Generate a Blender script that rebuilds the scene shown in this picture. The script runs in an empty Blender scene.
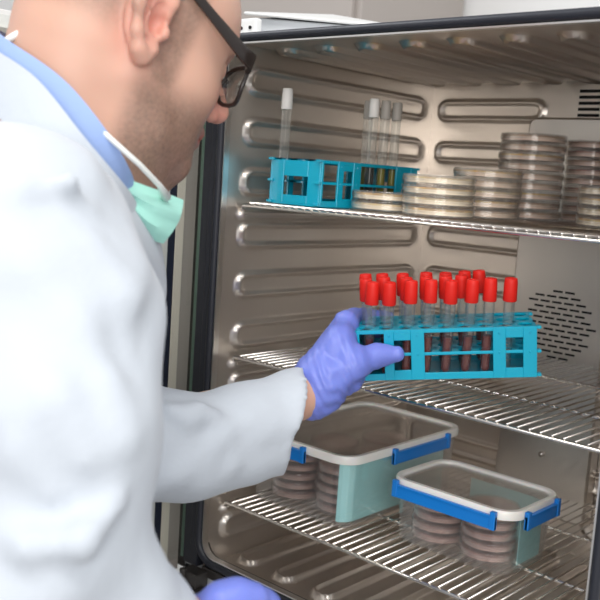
import bpy, bmesh, math, random
import numpy as np
from mathutils import Vector, Matrix
random.seed(7)
sc = bpy.context.scene
COL = sc.collection
# ------------------------------------------------------------------ camera
F = 927.0
def nrm(v):
    v = np.array(v, float); return v/np.linalg.norm(v)
AX = nrm((1039, 195, -927)); AY = nrm((839, -68, 927)); AZ = nrm(np.cross(AX, AY))
AY = np.cross(AZ, AX)
RW = np.array([AX, AY, AZ])            # world = RW @ (right, down, forward)
CAM = np.array([0.86807, -0.83653, 0.44307])
def at(px, py, d):
    return CAM + RW @ (np.array([(px-300)/F, (py-300)/F, 1.0])*d)
def vat(px, py, d): return Vector(at(px, py, d))
cam = bpy.data.objects.new('camera', bpy.data.cameras.new('camera'))
COL.objects.link(cam); sc.camera = cam
r_, d_, f_ = RW[:, 0], RW[:, 1], RW[:, 2]
M = Matrix(((r_[0], -d_[0], -f_[0], CAM[0]), (r_[1], -d_[1], -f_[1], CAM[1]), (r_[2], -d_[2], -f_[2], CAM[2]), (0, 0, 0, 1)))
cam.matrix_world = M
cam.data.sensor_width = 36; cam.data.lens = 36*F/600
cam.data.clip_start = 0.02
cam.data.dof.use_dof = True; cam.data.dof.focus_distance = 1.03; cam.data.dof.aperture_fstop = 8.5

# ------------------------------------------------------------------ materials
def mat(name, col, rough=.5, metal=0, bump=None, var=None, **kw):
    m = bpy.data.materials.new(name); m.use_nodes = True
    nt = m.node_tree; b = nt.nodes['Principled BSDF']
    b.inputs['Base Color'].default_value = (*col, 1); b.inputs['Roughness'].default_value = rough
    b.inputs['Metallic'].default_value = metal
    for k, v in kw.items():
        b.inputs[k.replace('_', ' ')].default_value = v
    tc = nt.nodes.new('ShaderNodeTexCoord')
    if bump:
        sc_, st, dist = bump
        n = nt.nodes.new('ShaderNodeTexNoise'); n.inputs['Scale'].default_value = sc_; n.inputs['Detail'].default_value = 4
        nt.links.new(tc.outputs['Object'], n.inputs['Vector'])
        bp = nt.nodes.new('ShaderNodeBump'); bp.inputs['Strength'].default_value = st; bp.inputs['Distance'].default_value = dist
        nt.links.new(n.outputs['Fac'], bp.inputs['Height']); nt.links.new(bp.outputs['Normal'], b.inputs['Normal'])
    if var:
        vs, c2 = var
        n = nt.nodes.new('ShaderNodeTexNoise'); n.inputs['Scale'].default_value = vs; n.inputs['Detail'].default_value = 3
        nt.links.new(tc.outputs['Object'], n.inputs['Vector'])
        mx = nt.nodes.new('ShaderNodeMix'); mx.data_type = 'RGBA'
        mx.inputs[6].default_value = (*col, 1); mx.inputs[7].default_value = (*c2, 1)
        nt.links.new(n.outputs['Fac'], mx.inputs[0]); nt.links.new(mx.outputs[2], b.inputs['Base Color'])
    return m
def clear(name, col, gloss=.12, rough=.05, diff=0.0, dcol=(1, 1, 1)):
    """thin clear plastic or glass sheet: transparent + fresnel gloss (+ milky share)"""
    m = bpy.data.materials.new(name); m.use_nodes = True
    nt = m.node_tree; nt.nodes.clear()
    out = nt.nodes.new('ShaderNodeOutputMaterial')
    t = nt.nodes.new('ShaderNodeBsdfTransparent'); t.inputs[0].default_value = (*col, 1)
    g = nt.nodes.new('ShaderNodeBsdfGlossy'); g.inputs['Roughness'].default_value = rough
    lw = nt.nodes.new('ShaderNodeLayerWeight'); lw.inputs[0].default_value = gloss
    mp = nt.nodes.new('ShaderNodeMath'); mp.operation = 'MULTIPLY_ADD'; mp.inputs[1].default_value = .75; mp.inputs[2].default_value = .015
    nt.links.new(lw.outputs['Facing'], mp.inputs[0])
    mx = nt.nodes.new('ShaderNodeMixShader')
    nt.links.new(mp.outputs[0], mx.inputs[0])
    src = t
    if diff:
        d = nt.nodes.new('ShaderNodeBsdfDiffuse'); d.inputs[0].default_value = (*dcol, 1)
        tl = nt.nodes.new('ShaderNodeBsdfTranslucent'); tl.inputs[0].default_value = (*dcol, 1)
        a = nt.nodes.new('ShaderNodeMixShader'); a.inputs[0].default_value = .5
        nt.links.new(d.outputs[0], a.inputs[1]); nt.links.new(tl.outputs[0], a.inputs[2])
        b2 = nt.nodes.new('ShaderNodeMixShader'); b2.inputs[0].default_value = diff
        nt.links.new(t.outputs[0], b2.inputs[1]); nt.links.new(a.outputs[0], b2.inputs[2]); src = b2
    nt.links.new(src.outputs[0], mx.inputs[1]); nt.links.new(g.outputs[0], mx.inputs[2])
    nt.links.new(mx.outputs[0], out.inputs[0])
    return m
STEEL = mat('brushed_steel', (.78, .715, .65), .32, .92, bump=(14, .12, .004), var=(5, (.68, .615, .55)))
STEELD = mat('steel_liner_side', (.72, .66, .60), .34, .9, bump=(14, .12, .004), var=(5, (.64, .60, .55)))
STEELL = mat('steel_cover', (.74, .70, .65), .36, 1, bump=(10, .1, .004), var=(4, (.66, .62, .58)))
CHROME = mat('polished_wire', (.86, .82, .77), .22, 1)
LIP = mat('bright_lip', (.85, .83, .8), .3, 1)
GASKET = mat('black_gasket', (.018, .02, .028), .4)
DARKF = mat('dark_frame', (.05, .045, .042), .35, .3)
BLACK = mat('black_void', (.006, .006, .006), .9)
WHITEP = mat('white_paint', (.86, .86, .84), .5, var=(3, (.8, .8, .78)))
GREYP = mat('grey_plastic', (.62, .64, .66), .45)
GREYB = mat('warm_grey', (.40, .36, .33), .6)
CREAM = mat('cream_plastic', (.80, .74, .64), .5)
NAVY = mat('navy_strip', (.02, .025, .05), .4)
GREENG = mat('glass_edge_green', (.25, .38, .30), .2)
GLASS = clear('door_glass', (.96, .97, .96), .08)
BLUERACK = mat('cyan_rack_plastic', (.0, .36, .52), .3, Subsurface_Weight=.15, Subsurface_Scale=.01, Coat_Weight=.2)
BLUERACK.node_tree.nodes['Principled BSDF'].inputs['Transmission Weight'].default_value = .0
BLUELATCH = mat('blue_latch', (.005, .19, .62), .35, Coat_Weight=.3)
REDCAP = mat('red_rubber_cap', (.66, .016, .010), .5, Specular_IOR_Level=.3)
WHITECAP = mat('white_cap', (.78, .76, .72), .45)
GREYCAP = mat('grey_cap', (.42, .39, .35), .5)
TUBE = clear('tube_glass', (.93, .94, .93), .3, .04, .06, (.9, .9, .86))
TUBEF = clear('tube_frosted', (.9, .9, .9), .3, .1, .25, (.85, .86, .84))
BLOOD = mat('blood', (.13, .016, .012), .2)
OLIVE = mat('olive_culture', (.22, .19, .01), .2)
DARKC = mat('dark_culture', (.015, .02, .018), .2)
GREENM = mat('green_medium', (.15, .25, .08), .3)
LABELP = mat('paper_label', (.75, .74, .68), .6)
DISH = clear('dish_plastic', (.99, .985, .97), .2, .08, .13, (1, .96, .90))
MEDW = mat('cream_medium', (.97, .88, .74), .3)
MEDP = mat('rosy_medium', (.80, .64, .54), .3)
MEDB = mat('brown_medium', (.62, .40, .34), .3)
DISHC = clear('dish_clear', (.985, .975, .97), .2, .06, .08, (.95, .88, .84))
AGARY = mat('yellow_agar', (.95, .56, .09), .25, Subsurface_Weight=.3, Subsurface_Scale=.005)
AGARW = mat('cream_agar', (.94, .70, .34), .25, Subsurface_Weight=.3, Subsurface_Scale=.005)
AGARP = mat('pink_agar', (.62, .36, .20), .25, Subsurface_Weight=.2, Subsurface_Scale=.005)
AGARB = mat('blood_agar', (.46, .19, .15), .22, var=(60, (.56, .28, .22)))
BOXP = clear('container_plastic', (.975, .975, .975), .16, .06, .05, (.9, .89, .87))
LIDP = clear('container_lid_sheet', (.98, .975, .97), .25, .10, .035, (.85, .82, .78))
RIM = mat('lid_rim', (.80, .78, .74), .35, Subsurface_Weight=.2, Subsurface_Scale=.004)
TEAL = mat('teal_paper', (.34, .74, .76), .6, var=(12, (.44, .82, .82)))
COAT = mat('white_cotton', (.53, .575, .63), .8, bump=(26, .35, .006), Sheen_Weight=.2)
SHIRT = mat('blue_shirt', (.30, .42, .72), .8, bump=(200, .2, .001))
GLOVE = mat('violet_nitrile', (.17, .22, .66), .42, bump=(70, .35, .003), Subsurface_Weight=.1, Subsurface_Scale=.01)
MASK = mat('mint_mask', (.40, .78, .68), .7, bump=(120, .2, .001))
STRAP = mat('white_strap', (.85, .87, .84), .7)
FRAMEG = mat('brown_black_acetate', (.022, .016, .014), .3)
LENS = clear('spectacle_lens', (.96, .96, .95), .12, .03)
HAIR = mat('short_dark_hair', (.16, .13, .12), .8, bump=(300, .6, .002), var=(90, (.30, .25, .23)))
TROUS = mat('trousers', (.05, .06, .09), .8)
WALLM = mat('wall_paint', (.86, .86, .85), .7, var=(1.5, (.80, .80, .79)))
FLOORM = mat('floor_vinyl', (.38, .37, .36), .4, var=(3, (.32, .31, .30)))
BENCHM = mat('bench_laminate', (.55, .55, .53), .4)
def skin_mat():
    m = mat('skin', (.66, .36, .27), .48, Subsurface_Weight=.18, Subsurface_Scale=.012)
    nt = m.node_tree; b = nt.nodes['Principled BSDF']
    at_ = nt.nodes.new('ShaderNodeAttribute'); at_.attribute_name = 'tone'
    sp = nt.nodes.new('ShaderNodeSeparateColor'); nt.links.new(at_.outputs['Color'], sp.inputs[0])
    tc = nt.nodes.new('ShaderNodeTexCoord')
    n = nt.nodes.new('ShaderNodeTexNoise'); n.inputs['Scale'].default_value = 260; n.inputs['Detail'].default_value = 3
    nt.links.new(tc.outputs['Object'], n.inputs['Vector'])
    n2 = nt.nodes.new('ShaderNodeTexNoise'); n2.inputs['Scale'].default_value = 22
    nt.links.new(tc.outputs['Object'], n2.inputs['Vector'])
    def mix(fac, a, bcol):
        x = nt.nodes.new('ShaderNodeMix'); x.data_type = 'RGBA'
        nt.links.new(fac, x.inputs[0])
        if isinstance(a, tuple): x.inputs[6].default_value = (*a, 1)
        else: nt.links.new(a, x.inputs[6])
        x.inputs[7].default_value = (*bcol, 1); return x.outputs[2]
    base = mix(n2.outputs['Fac'], (.60, .345, .255), (.66, .40, .30))
    red = mix(sp.outputs[1], base, (.74, .29, .23))
    mm = nt.nodes.new('ShaderNodeMath'); mm.operation = 'MULTIPLY_ADD'
    nt.links.new(n.outputs['Fac'], mm.inputs[0]); mm.inputs[1].default_value = .6; mm.inputs[2].default_value = .45
    m2 = nt.nodes.new('ShaderNodeMath'); m2.operation = 'MULTIPLY'; m2.use_clamp = True
    nt.links.new(mm.outputs[0], m2.inputs[0]); nt.links.new(sp.outputs[0], m2.inputs[1])
    br = mix(m2.outputs[0], red, (.17, .11, .08))
    lp = mix(sp.outputs[2], br, (.50, .16, .13))
    nt.links.new(lp, b.inputs['Base Color'])
    return m
SKIN = skin_mat()

# ------------------------------------------------------------------ object helpers
def new(name, me, m=None, parent=None, smooth=False):
    o = bpy.data.objects.new(name, me); COL.objects.link(o)
    if m is not None: me.materials.append(m)
    if smooth:
        me.shade_smooth()
    if parent is not None: o.parent = parent
    return o
def empty(name, loc=(0, 0, 0), mw=None):
    o = bpy.data.objects.new(name, None); COL.objects.link(o); o.empty_display_size = .02
    if mw is not None: o.matrix_world = mw
    else: o.location = loc
    return o
def tag(o, label, cat, group=None):
    o['label'] = label; o['category'] = cat
    if group: o['group'] = group
    return o
def struct(o): o['kind'] = 'structure'; return o
class MB:
    def __init__(s): s.v = []; s.f = []
    def add(s, vs, fs):
        n = len(s.v); s.v += [tuple(v) for v in vs]; s.f += [tuple(i+n for i in f) for f in fs]; return s
    def box(s, x0, x1, y0, y1, z0, z1):
        vs = [(x, y, z) for z in (z0, z1) for y in (y0, y1) for x in (x0, x1)]
        return s.add(vs, [(0, 2, 3, 1), (4, 5, 7, 6), (0, 1, 5, 4), (2, 6, 7, 3), (0, 4, 6, 2), (1, 3, 7, 5)])
    def tube(s, pts, r, n=10, cap=True, closed=False):
        pts = [Vector(p) for p in pts]; rs = r if isinstance(r, (list, tuple)) else [r]*len(pts)
        N = len(pts); rings = []; up = None
        for i, p in enumerate(pts):
            a = pts[i-1] if (i > 0 or closed) else p; b = pts[(i+1) % N] if (i < N-1 or closed) else p
            t = (b-a).normalized()
            if up is None:
                up = t.orthogonal().normalized()
            up = (up - t*up.dot(t)).normalized(); w = t.cross(up)
            rings.append([p + (up*math.cos(2*math.pi*k/n) + w*math.sin(2*math.pi*k/n))*rs[i] for k in range(n)])
        vs = [v for R in rings for v in R]; fs = []
        for i in range(N if closed else N-1):
            j = (i+1) % N
            for k in range(n):
                fs.append((i*n+k, i*n+(k+1) % n, j*n+(k+1) % n, j*n+k))
        if cap and not closed:
            fs.append(tuple(range(n))[::-1]); fs.append(tuple((N-1)*n+k for k in range(n)))
        return s.add(vs, fs)
    def lathe(s, prof, n=24, c=(0, 0, 0), closed=False):
        vs = []; fs = []
        for (r, z) in prof:
            for k in range(n):
                a = 2*math.pi*k/n; vs.append((c[0]+r*math.cos(a), c[1]+r*math.sin(a), c[2]+z))
        for i in range(len(prof)-1):
            for k in range(n):
                fs.append((i*n+k, i*n+(k+1) % n, (i+1)*n+(k+1) % n, (i+1)*n+k))
        return s.add(vs, fs)
    def loft(s, rings, cap0=False, cap1=False, closed=True):
        n = len(rings[0]); vs = [v for R in rings for v in R]; fs = []
        for i in range(len(rings)-1):
            for k in range(n if closed else n-1):
                fs.append((i*n+k, i*n+(k+1) % n, (i+1)*n+(k+1) % n, (i+1)*n+k))
        if cap0: fs.append(tuple(range(n))[::-1])
        if cap1: fs.append(tuple((len(rings)-1)*n+k for k in range(n)))
        return s.add(vs, fs)
    def mesh(s, name='mesh'):
        me = bpy.data.meshes.new(name); me.from_pydata(s.v, [], s.f); me.update(); return me
    def build(s, name, m, parent=None, smooth=False, bevel=0, seg=2, angle=None):
        me = s.mesh(name); o = new(name, me, m, parent)
        if smooth:
            me.shade_smooth()
            if angle:
                me.set_sharp_from_angle(angle=math.radians(angle))
        if bevel:
            b = o.modifiers.new('bevel', 'BEVEL'); b.width = bevel; b.segments = seg; b.limit_method = 'ANGLE'
        return o
def rrect(x0, x1, y0, y1, r, z, n=6):
    pts = []
    for cx, cy, a0 in ((x1-r, y1-r, 0), (x0+r, y1-r, 90), (x0+r, y0+r, 180), (x1-r, y0+r, 270)):
        for k in range(n+1):
            a = math.radians(a0+90*k/n); pts.append((cx+r*math.cos(a), cy+r*math.sin(a), z))
    return pts

# ------------------------------------------------------------------ implicit surfaces (organic shapes)
class Field:
    def __init__(s): s.p = []
    def cone(s, a, b, ra, rb, k=.01, op='u'):
        s.p.append(('c', np.array(a, float), np.array(b, float), ra, rb, k, op)); return s
    def chain(s, pts, rad, k=.01, op='u'):
        for i in range(len(pts)-1): s.cone(pts[i], pts[i+1], rad[i], rad[i+1], k, op)
        return s
    def ell(s, c, rad, R=None, k=.01, op='u'):
        s.p.append(('e', np.array(c, float), np.array(rad, float), np.eye(3) if R is None else np.array(R, float), 0, k, op)); return s
    def mesh(s, name, res, disp=None, lo=None, hi=None):
        los, his = [], []
        for q in s.p:
            if q[-1] != 'u': continue
            if q[0] == 'c':
                r = max(q[3], q[4]); los.append(np.minimum(q[1], q[2])-r); his.append(np.maximum(q[1], q[2])+r)
            else:
                r = q[2].max(); los.append(q[1]-r); his.append(q[1]+r)
        L = np.min(los, 0)-res*4-.01; H = np.max(his, 0)+res*4+.01
        if lo is not None: L = np.maximum(L, lo)
        if hi is not None: H = np.minimum(H, hi)
        n = np.ceil((H-L)/res).astype(int)+1
        V = np.full(n, .06, np.float32)
        ax = [L[i]+res*np.arange(n[i]) for i in range(3)]
        for q in s.p:
            k = q[-2]; pad = .03+k
            if q[0] == 'c':
                r = max(q[3], q[4]); a = np.minimum(q[1], q[2])-r-pad; b = np.maximum(q[1], q[2])+r+pad
            else:
                r = q[2].max(); a = q[1]-r-pad; b = q[1]+r+pad
            i0 = np.clip(np.floor((a-L)/res).astype(int), 0, n-1); i1 = np.clip(np.ceil((b-L)/res).astype(int)+1, 1, n)
            if np.any(i1 <= i0): continue
            X, Y, Z = np.meshgrid(*[ax[i][i0[i]:i1[i]] for i in range(3)], indexing='ij')
            if q[0] == 'c':
                d = q[2]-q[1]; l2 = max(float(d@d), 1e-9)
                t = np.clip(((X-q[1][0])*d[0]+(Y-q[1][1])*d[1]+(Z-q[1][2])*d[2])/l2, 0, 1)
                D = np.sqrt((X-q[1][0]-t*d[0])**2+(Y-q[1][1]-t*d[1])**2+(Z-q[1][2]-t*d[2])**2)-(q[3]+(q[4]-q[3])*t)
            else:
                P = np.stack([X-q[1][0], Y-q[1][1], Z-q[1][2]], -1) @ q[3].T
                k0 = np.sqrt(((P/q[2])**2).sum(-1)); k1 = np.sqrt(((P/q[2]**2)**2).sum(-1))
                D = k0*(k0-1)/np.maximum(k1, 1e-6)
            sl = tuple(slice(i0[i], i1[i]) for i in range(3)); A = V[sl]
            if q[-1] == 'u':
                h = np.clip(.5+.5*(A-D)/k, 0, 1); V[sl] = A*(1-h)+D*h-k*h*(1-h)
            else:
                D = -D; h = np.clip(.5+.5*(D-A)/k, 0, 1); V[sl] = A*(1-h)+D*h+k*h*(1-h)
        if disp is not None:
            X, Y, Z = np.meshgrid(*ax, indexing='ij')
            near = np.abs(V) < .03
            P = np.stack([X[near], Y[near], Z[near]], -1); V[near] += disp(P)
        # close at the border
        for i in range(3):
            sl = [slice(None)]*3
            for e in (0, -1):
                sl[i] = e; V[tuple(sl)] = np.maximum(V[tuple(sl)], .001)
        return nets(V, L, res, name)
def nets(V, L, res, name):
    S = V < 0
    n = np.array(V.shape)
    c = np.zeros(n-1, np.int8)
    for dx in (0, 1):
        for dy in (0, 1):
            for dz in (0, 1):
                c += S[dx:n[0]-1+dx, dy:n[1]-1+dy, dz:n[2]-1+dz]
    act = (c > 0) & (c < 8)
    idx = np.full(act.shape, -1, np.int64); ii = np.argwhere(act); idx[act] = np.arange(len(ii))
    acc = np.zeros((len(ii), 3)); cnt = np.zeros(len(ii))
    corners = [(0, 0, 0), (1, 0, 0), (0, 1, 0), (1, 1, 0), (0, 0, 1), (1, 0, 1), (0, 1, 1), (1, 1, 1)]
    vals = [V[ii[:, 0]+a, ii[:, 1]+b, ii[:, 2]+e] for a, b, e in corners]
    for i in range(8):
        for ax in range(3):
            if corners[i][ax]: continue
            cj = list(corners[i]); cj[ax] = 1; j = corners.index(tuple(cj))
            a, b = vals[i], vals[j]; cr = (a < 0) != (b < 0)
            t = np.where(cr, a/np.where(cr, a-b, 1), 0)
            p = np.tile(np.array(corners[i], float), (len(ii), 1)); p[:, ax] += t
            acc[cr] += p[cr]; cnt[cr] += 1
    pos = L+res*(ii+acc/cnt[:, None])
    faces = []
    for ax in range(3):
        u, w = (ax+1) % 3, (ax+2) % 3
        s0 = [slice(None)]*3; s1 = [slice(None)]*3; s0[ax] = slice(0, -1); s1[ax] = slice(1, None)
        a = S[tuple(s0)]; b = S[tuple(s1)]; E = np.argwhere(a != b)
        ok = (E[:, u] > 0) & (E[:, w] > 0) & (E[:, u] < n[u]-1) & (E[:, w] < n[w]-1); E = E[ok]
        ins = a[tuple(E.T)]
        q = []
        for du, dw in ((1, 1), (0, 1), (0, 0), (1, 0)):
            e = E.copy(); e[:, u] -= du; e[:, w] -= dw; q.append(idx[tuple(e.T)])
        q = np.stack(q, 1); q[~ins] = q[~ins][:, ::-1]; faces.append(q)
    fc = np.concatenate(faces)
    me = bpy.data.meshes.new(name)
    me.vertices.add(len(pos)); me.vertices.foreach_set('co', pos.astype(np.float32).ravel())
    me.loops.add(fc.size); me.loops.foreach_set('vertex_index', fc.astype(np.int32).ravel())
    me.polygons.add(len(fc)); me.polygons.foreach_set('loop_start', np.arange(0, fc.size, 4, dtype=np.int32))
    me.polygons.foreach_set('loop_total', np.full(len(fc), 4, np.int32))
    me.update(calc_edges=True); me.validate(); me.shade_smooth()
    return me

# ------------------------------------------------------------------ the room
o = struct(MB().box(-2.2, 3.2, 1.10, 1.16, -.85, 1.9).build('wall_back', WALLM))
o = struct(MB().box(-2.26, -2.2, -2.6, 1.16, -.85, 1.9).build('wall_left', WALLM))
o = struct(MB().box(-2.26, 3.2, -2.6, 1.16, -.9, -.85).build('floor', FLOORM))

# ------------------------------------------------------------------ incubator
W, D, ZB, ZT = .530, .427, -.085, .602
YF, LB, LT = -.022, -.068, .5985
inc = empty('incubator', (0, 0, -.20))
tag(inc, 'stainless steel lab incubator with ribbed interior, open in front of the person', 'incubator')
def loc(o):                      # child built in world numbers under the incubator empty
    o.matrix_parent_inverse = Matrix.Translation((0, 0, .20)); return o
def ribwall(name, m, org, U, V, N, lu, lv, ribs, su=.004, sv=.002, bev=.007):
    nu = int(lu/su)+1; nv = int(lv/sv)+1
    u = np.linspace(0, lu, nu)[:, None]; v = np.linspace(0, lv, nv)[None, :]
    h = np.zeros((nu, nv))
    for (u0, u1, c, r, hh) in ribs:
        du = np.maximum(np.maximum(u0+r-u, u-(u1-r)), 0); dd = np.hypot(du, v-c)-r
        t = np.clip(-dd/(bev*.6), 0, 1); t = t*t*(3-2*t)
        ridge = np.where((dd < 0) & (dd > -.0095), np.sin(np.clip(-dd/.0095, 0, 1)*math.pi)**1.3, 0)
        h = np.maximum(h, hh*(.35*t+.65*ridge))
    P = org+u[..., None]*U+v[..., None]*V+h[..., None]*N
    vs = P.reshape(-1, 3).tolist(); fs = []
    flip = np.dot(np.cross(U, V), N) < 0
    for i in range(nu-1):
        for j in range(nv-1):
            q = (i*nv+j, (i+1)*nv+j, (i+1)*nv+j+1, i*nv+j+1)
            fs.append(q[::-1] if flip else q)
    mb = MB(); mb.v = [tuple(x) for x in vs]; mb.f = fs
    return loc(mb.build(name, m, inc, smooth=True))
ex, ey, ez = np.eye(3)
zc = [.559, .4945, .430, .361, .295, .228, .161, .095, .030, -.036]
wall_ribs = [(.006, .405, z-ZB, .0185, .008) for z in zc]
wall_ribs = [r for r in wall_ribs if abs(r[2]+ZB-.43) > .001 and abs(r[2]+ZB-.03) > .001]
wall_ribs += [(.006, .405, .430-ZB, .0185, .008), (.006, .405, .030-ZB, .015, .008)]
wall_ribs += [(.004, .41, z-.0085-ZB, .0075, .007) for z in (.396, .198, -.002)]
wall_ribs = [(a-YF, b-YF, c, d, e) for a, b, c, d, e in wall_ribs]
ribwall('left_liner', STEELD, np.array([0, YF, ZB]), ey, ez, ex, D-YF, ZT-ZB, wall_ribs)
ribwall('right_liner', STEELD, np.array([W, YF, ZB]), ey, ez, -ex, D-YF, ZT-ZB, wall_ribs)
bz = [.5595, .4945, .430, .361, .295, .228, .161, .095, .030, -.036]
ribwall('back_liner', STEEL, np.array([0, D, ZB]), ex, ez, -ey, W, ZT-ZB,
        [(.012, .20, z-ZB, .0175, .007) for z in bz]+[(.325, .51, z-ZB, .0175, .007) for z in bz])
ribwall('floor_liner', STEEL, np.array([0, 0, ZB]), ex, ey, ez, W, D, [], .02, .02)
def ribsheet(name, z, N, m, y0, xs, hh):
    # ribs run in depth: u = y, v = x
    return ribwall(name, m, np.array([0, YF, z]), ey, ex, N, D-YF, W, [(y0-YF, .40-YF, x, .0195, hh) for x in xs])
ribsheet('base_liner', ZB+.001, ez, STEEL, .022, [.030+.0665*k for k in range(8)], .008)
ribsheet('top_liner', ZT, -ez, STEEL, .035, [.030+.0655*k for k in range(8)], .008)
# fan cover on the back liner
mb = MB(); rr = [[(x, D-.002, z) for x, z, _ in rrect(.188, .337, -.03, .549, .012, 0)],
                 [(x, .403, z) for x, z, _ in rrect(.188, .337, -.03, .549, .012, 0)],
                 [(x, .4, z) for x, z, _ in rrect(.191, .334, -.027, .546, .010, 0)]]
mb.loft(rr, cap1=True)
cover = loc(mb.build('fan_cover', STEELL, inc))
sl = MB()
cx, cz, R0 = .2655, .2545, .052
for i in range(13):
    z = cz-R0+R0*2*(i+.5)/13; half = math.sqrt(max(R0**2-(z-cz)**2, 0))
    off = .0095*(i % 2)
    for j in range(-4, 5):
        x = cx+j*.0185+off-.004
        if abs(x-cx) < half+.002:
            sl.box(x-.0072, x+.0072, .3994, .4012, z-.0014, z+.0014)
so = sl.build('intake_slots', BLACK, cover)
sl = MB()
for i in range(5):
    z = .5885-.0085*i; sl.box(.250, .282, D-.0012, D+.002, z-.0021, z+.0021)
loc(sl.build('vent_slots', BLACK, inc))
mb = MB(); mb.lathe([(0, .0), (.003, .0), (.0045, .004), (.0045, .006), (0, .008)], 16)
k = mb.build('cover_screw', LIP, inc, smooth=True); loc(k)
k.rotation_euler = (math.radians(90), 0, 0); k.location = (.2645, .400, .062)
# lip round the opening, gasket, dark frame
def ringframe(name, m, offs, y0, y1, r0):
    a, b = offs
    i0 = rrect(-a, W+a, LB-a, LT+a, r0+a, 0, 8); i1 = rrect(-b, W+b, LB-b, LT+b, r0+b, 0, 8)
    rr = [[(x, y1, z) for x, z, _ in i0], [(x, y0, z) for x, z, _ in i0], [(x, y0, z) for x, z, _ in i1], [(x, y1, z) for x, z, _ in i1], [(x, y1, z) for x, z, _ in i0]]
    return loc(MB().loft(rr).build(name, m, inc))
ringframe('opening_lip', LIP, (-.0003, .0016), YF-.003, YF+.006, .022)
def ringtube(name, m, off, y, r, r0):
    pts = [(x, y, z) for x, z, _ in rrect(-off, W+off, LB-off, LT+off, r0+off, 0, 8)]
    return loc(MB().tube(pts, r, 10, closed=True).build(name, m, inc, smooth=True))
ringtube('door_gasket', GASKET, .0075, YF-.003, .0052, .022)
ringframe('front_frame', DARKF, (.0014, .0115), YF, YF+.010, .022)
mb = MB(); mb.box(-.050, -.0145, YF+.012, .46, -.17, .610); mb.box(W+.0145, W+.05, YF+.012, .46, -.17, .610)
mb.box(-.05, W+.05, YF+.012, .46, ZT+.005, .612); mb.box(-.05, W+.05, D+.006, .46, -.17, .610); mb.box(-.05, W+.05, YF+.012, .46, -.17, ZB-.012)
loc(mb.build('outer_body', GREYP, inc, bevel=.002))
mb = MB(); mb.box(-.040, -.0115, YF-.001, YF+.012, -.09, .61); mb.box(-.0235, -.0115, YF-.004, YF-.001, -.06, .60)
loc(mb.build('hinge_side_trim', GASKET, inc, bevel=.0015))
mb = MB(); mb.box(.0, .50, YF-.002, YF+.012, -.097, -.084)
loc(mb.build('sill_strip', DARKF, inc, bevel=.001))
mb = MB(); mb.box(.055, .088, YF-.006, YF-.002, -.098, -.090)
loc(mb.build('sill_sticker', WHITEP, inc))
mb = MB(); mb.box(-.02, .012, -.045, YF, -.12, -.088).box(-.03, -.018, -.060, -.02, -.14, -.10).box(-.05, .02, -.050, -.03, -.112, -.106).tube([(-.012, -.046, -.15), (-.012, -.046, -.085)], .005)
loc(mb.build('hinge', DARKF, inc, bevel=.002))
# open outer door: inner face towards the viewer
dr = empty('door_of_incubator', (0, 0, 0)); dr.name = 'incubator_door'
tag(dr, 'opened incubator door with dark seal strips, seen edge-on behind the person', 'door')
def dbox(name, m, x0, x1, y0, y1, z0, z1, bev=.001): return MB().box(x0, x1, y0, y1, z0, z1).build(name, m, dr, bevel=bev)
dbox('door_panel', WHITEP, -.12, -.078, -.60, -.012, -.13, .60)
dbox('inner_panel', STEELL, -.078, -.070, -.56, -.012, -.11, .58)
dbox('door_edge', WHITEP, -.070, -.055, -.075, -.063, -.11, .58)
dbox('seal', NAVY, -.070, -.055, -.063, -.051, -.11, .58)
dbox('molding', CREAM, -.070, -.055, -.051, -.037, -.11, .58)
dbox('molding', GREYB, -.070, -.057, -.037, -.016, -.11, .58)
dbox('seal', DARKF, -.070, -.055, -.006, .004, -.11, .58)
gd = empty('glass_door', (0, 0, 0)); tag(gd, 'thin inner glass door swung open beside the dark seal', 'door')
MB().box(-.0535, -.0500, -.50, -.0146, -.09, .59).build('pane', GLASS, gd)
MB().box(-.0540, -.0495, -.0146, -.0095, -.09, .59).build('glass_edge', GREENG, gd)
# things standing on top of the incubator
bx = empty('storage_tray', (0, 0, .623)); bx.location = (0, 0, .613); tag(bx, 'pale grey plastic tray with a sloped lid lying on top of the incubator', 'tray')
def qbox(pts8, name, m, parent, bev=.002):
    mb = MB(); mb.add(pts8, [(0, 3, 2, 1), (4, 5, 6, 7), (0, 1, 5, 4), (1, 2, 6, 5), (2, 3, 7, 6), (3, 0, 4, 7)])
    o = mb.build(name, m, parent, bevel=bev)
    if parent: o.matrix_parent_inverse = Matrix.Translation(-Vector(parent.location))
    return o
qbox([(-.012, .030, .613), (.185, .030, .613), (.185, .18, .613), (-.012, .18, .613), (-.012, .030, .640), (.185, .030, .6175), (.150, .18, .634), (-.012, .18, .668)], 'tray_body', GREYP, bx)
qbox([(-.0265, .02, .6435), (.2100, .02, .6140), (.150, .19, .636), (-.02, .19, .668), (-.0265, .02, .6475), (.2100, .02, .6180), (.150, .19, .640), (-.02, .19, .672)], 'tray_lid', mat('pale_grey', (.72, .72, .70), .5), bx)
hb = empty('hinge_bracket', (0, 0, .610)); tag(hb, 'small white bracket with two dark screws at the top corner of the incubator', 'bracket')
qbox([(-.016, .0, .6122), (.018, .0, .6122), (.018, .012, .6122), (-.016, .012, .6122), (-.016, .0, .634), (.018, .0, .634), (.018, .012, .634), (-.016, .012, .634)], 'plate', WHITEP, hb, .003)
for x in (-.007, .009):
    s = MB().lathe([(0, 0), (.0022, 0), (.0022, .002), (0, .002)], 12).build('screw', BLACK, hb)
    s.matrix_parent_inverse = Matrix.Translation((0, 0, -.610)); s.rotation_euler = (math.radians(90), 0, 0); s.location = (x, .0003, .622)
cb = empty('equipment_cabinet', (-.7, .8, -.85)); tag(cb, 'warm grey cabinet in the background above the tray', 'cabinet')
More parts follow.
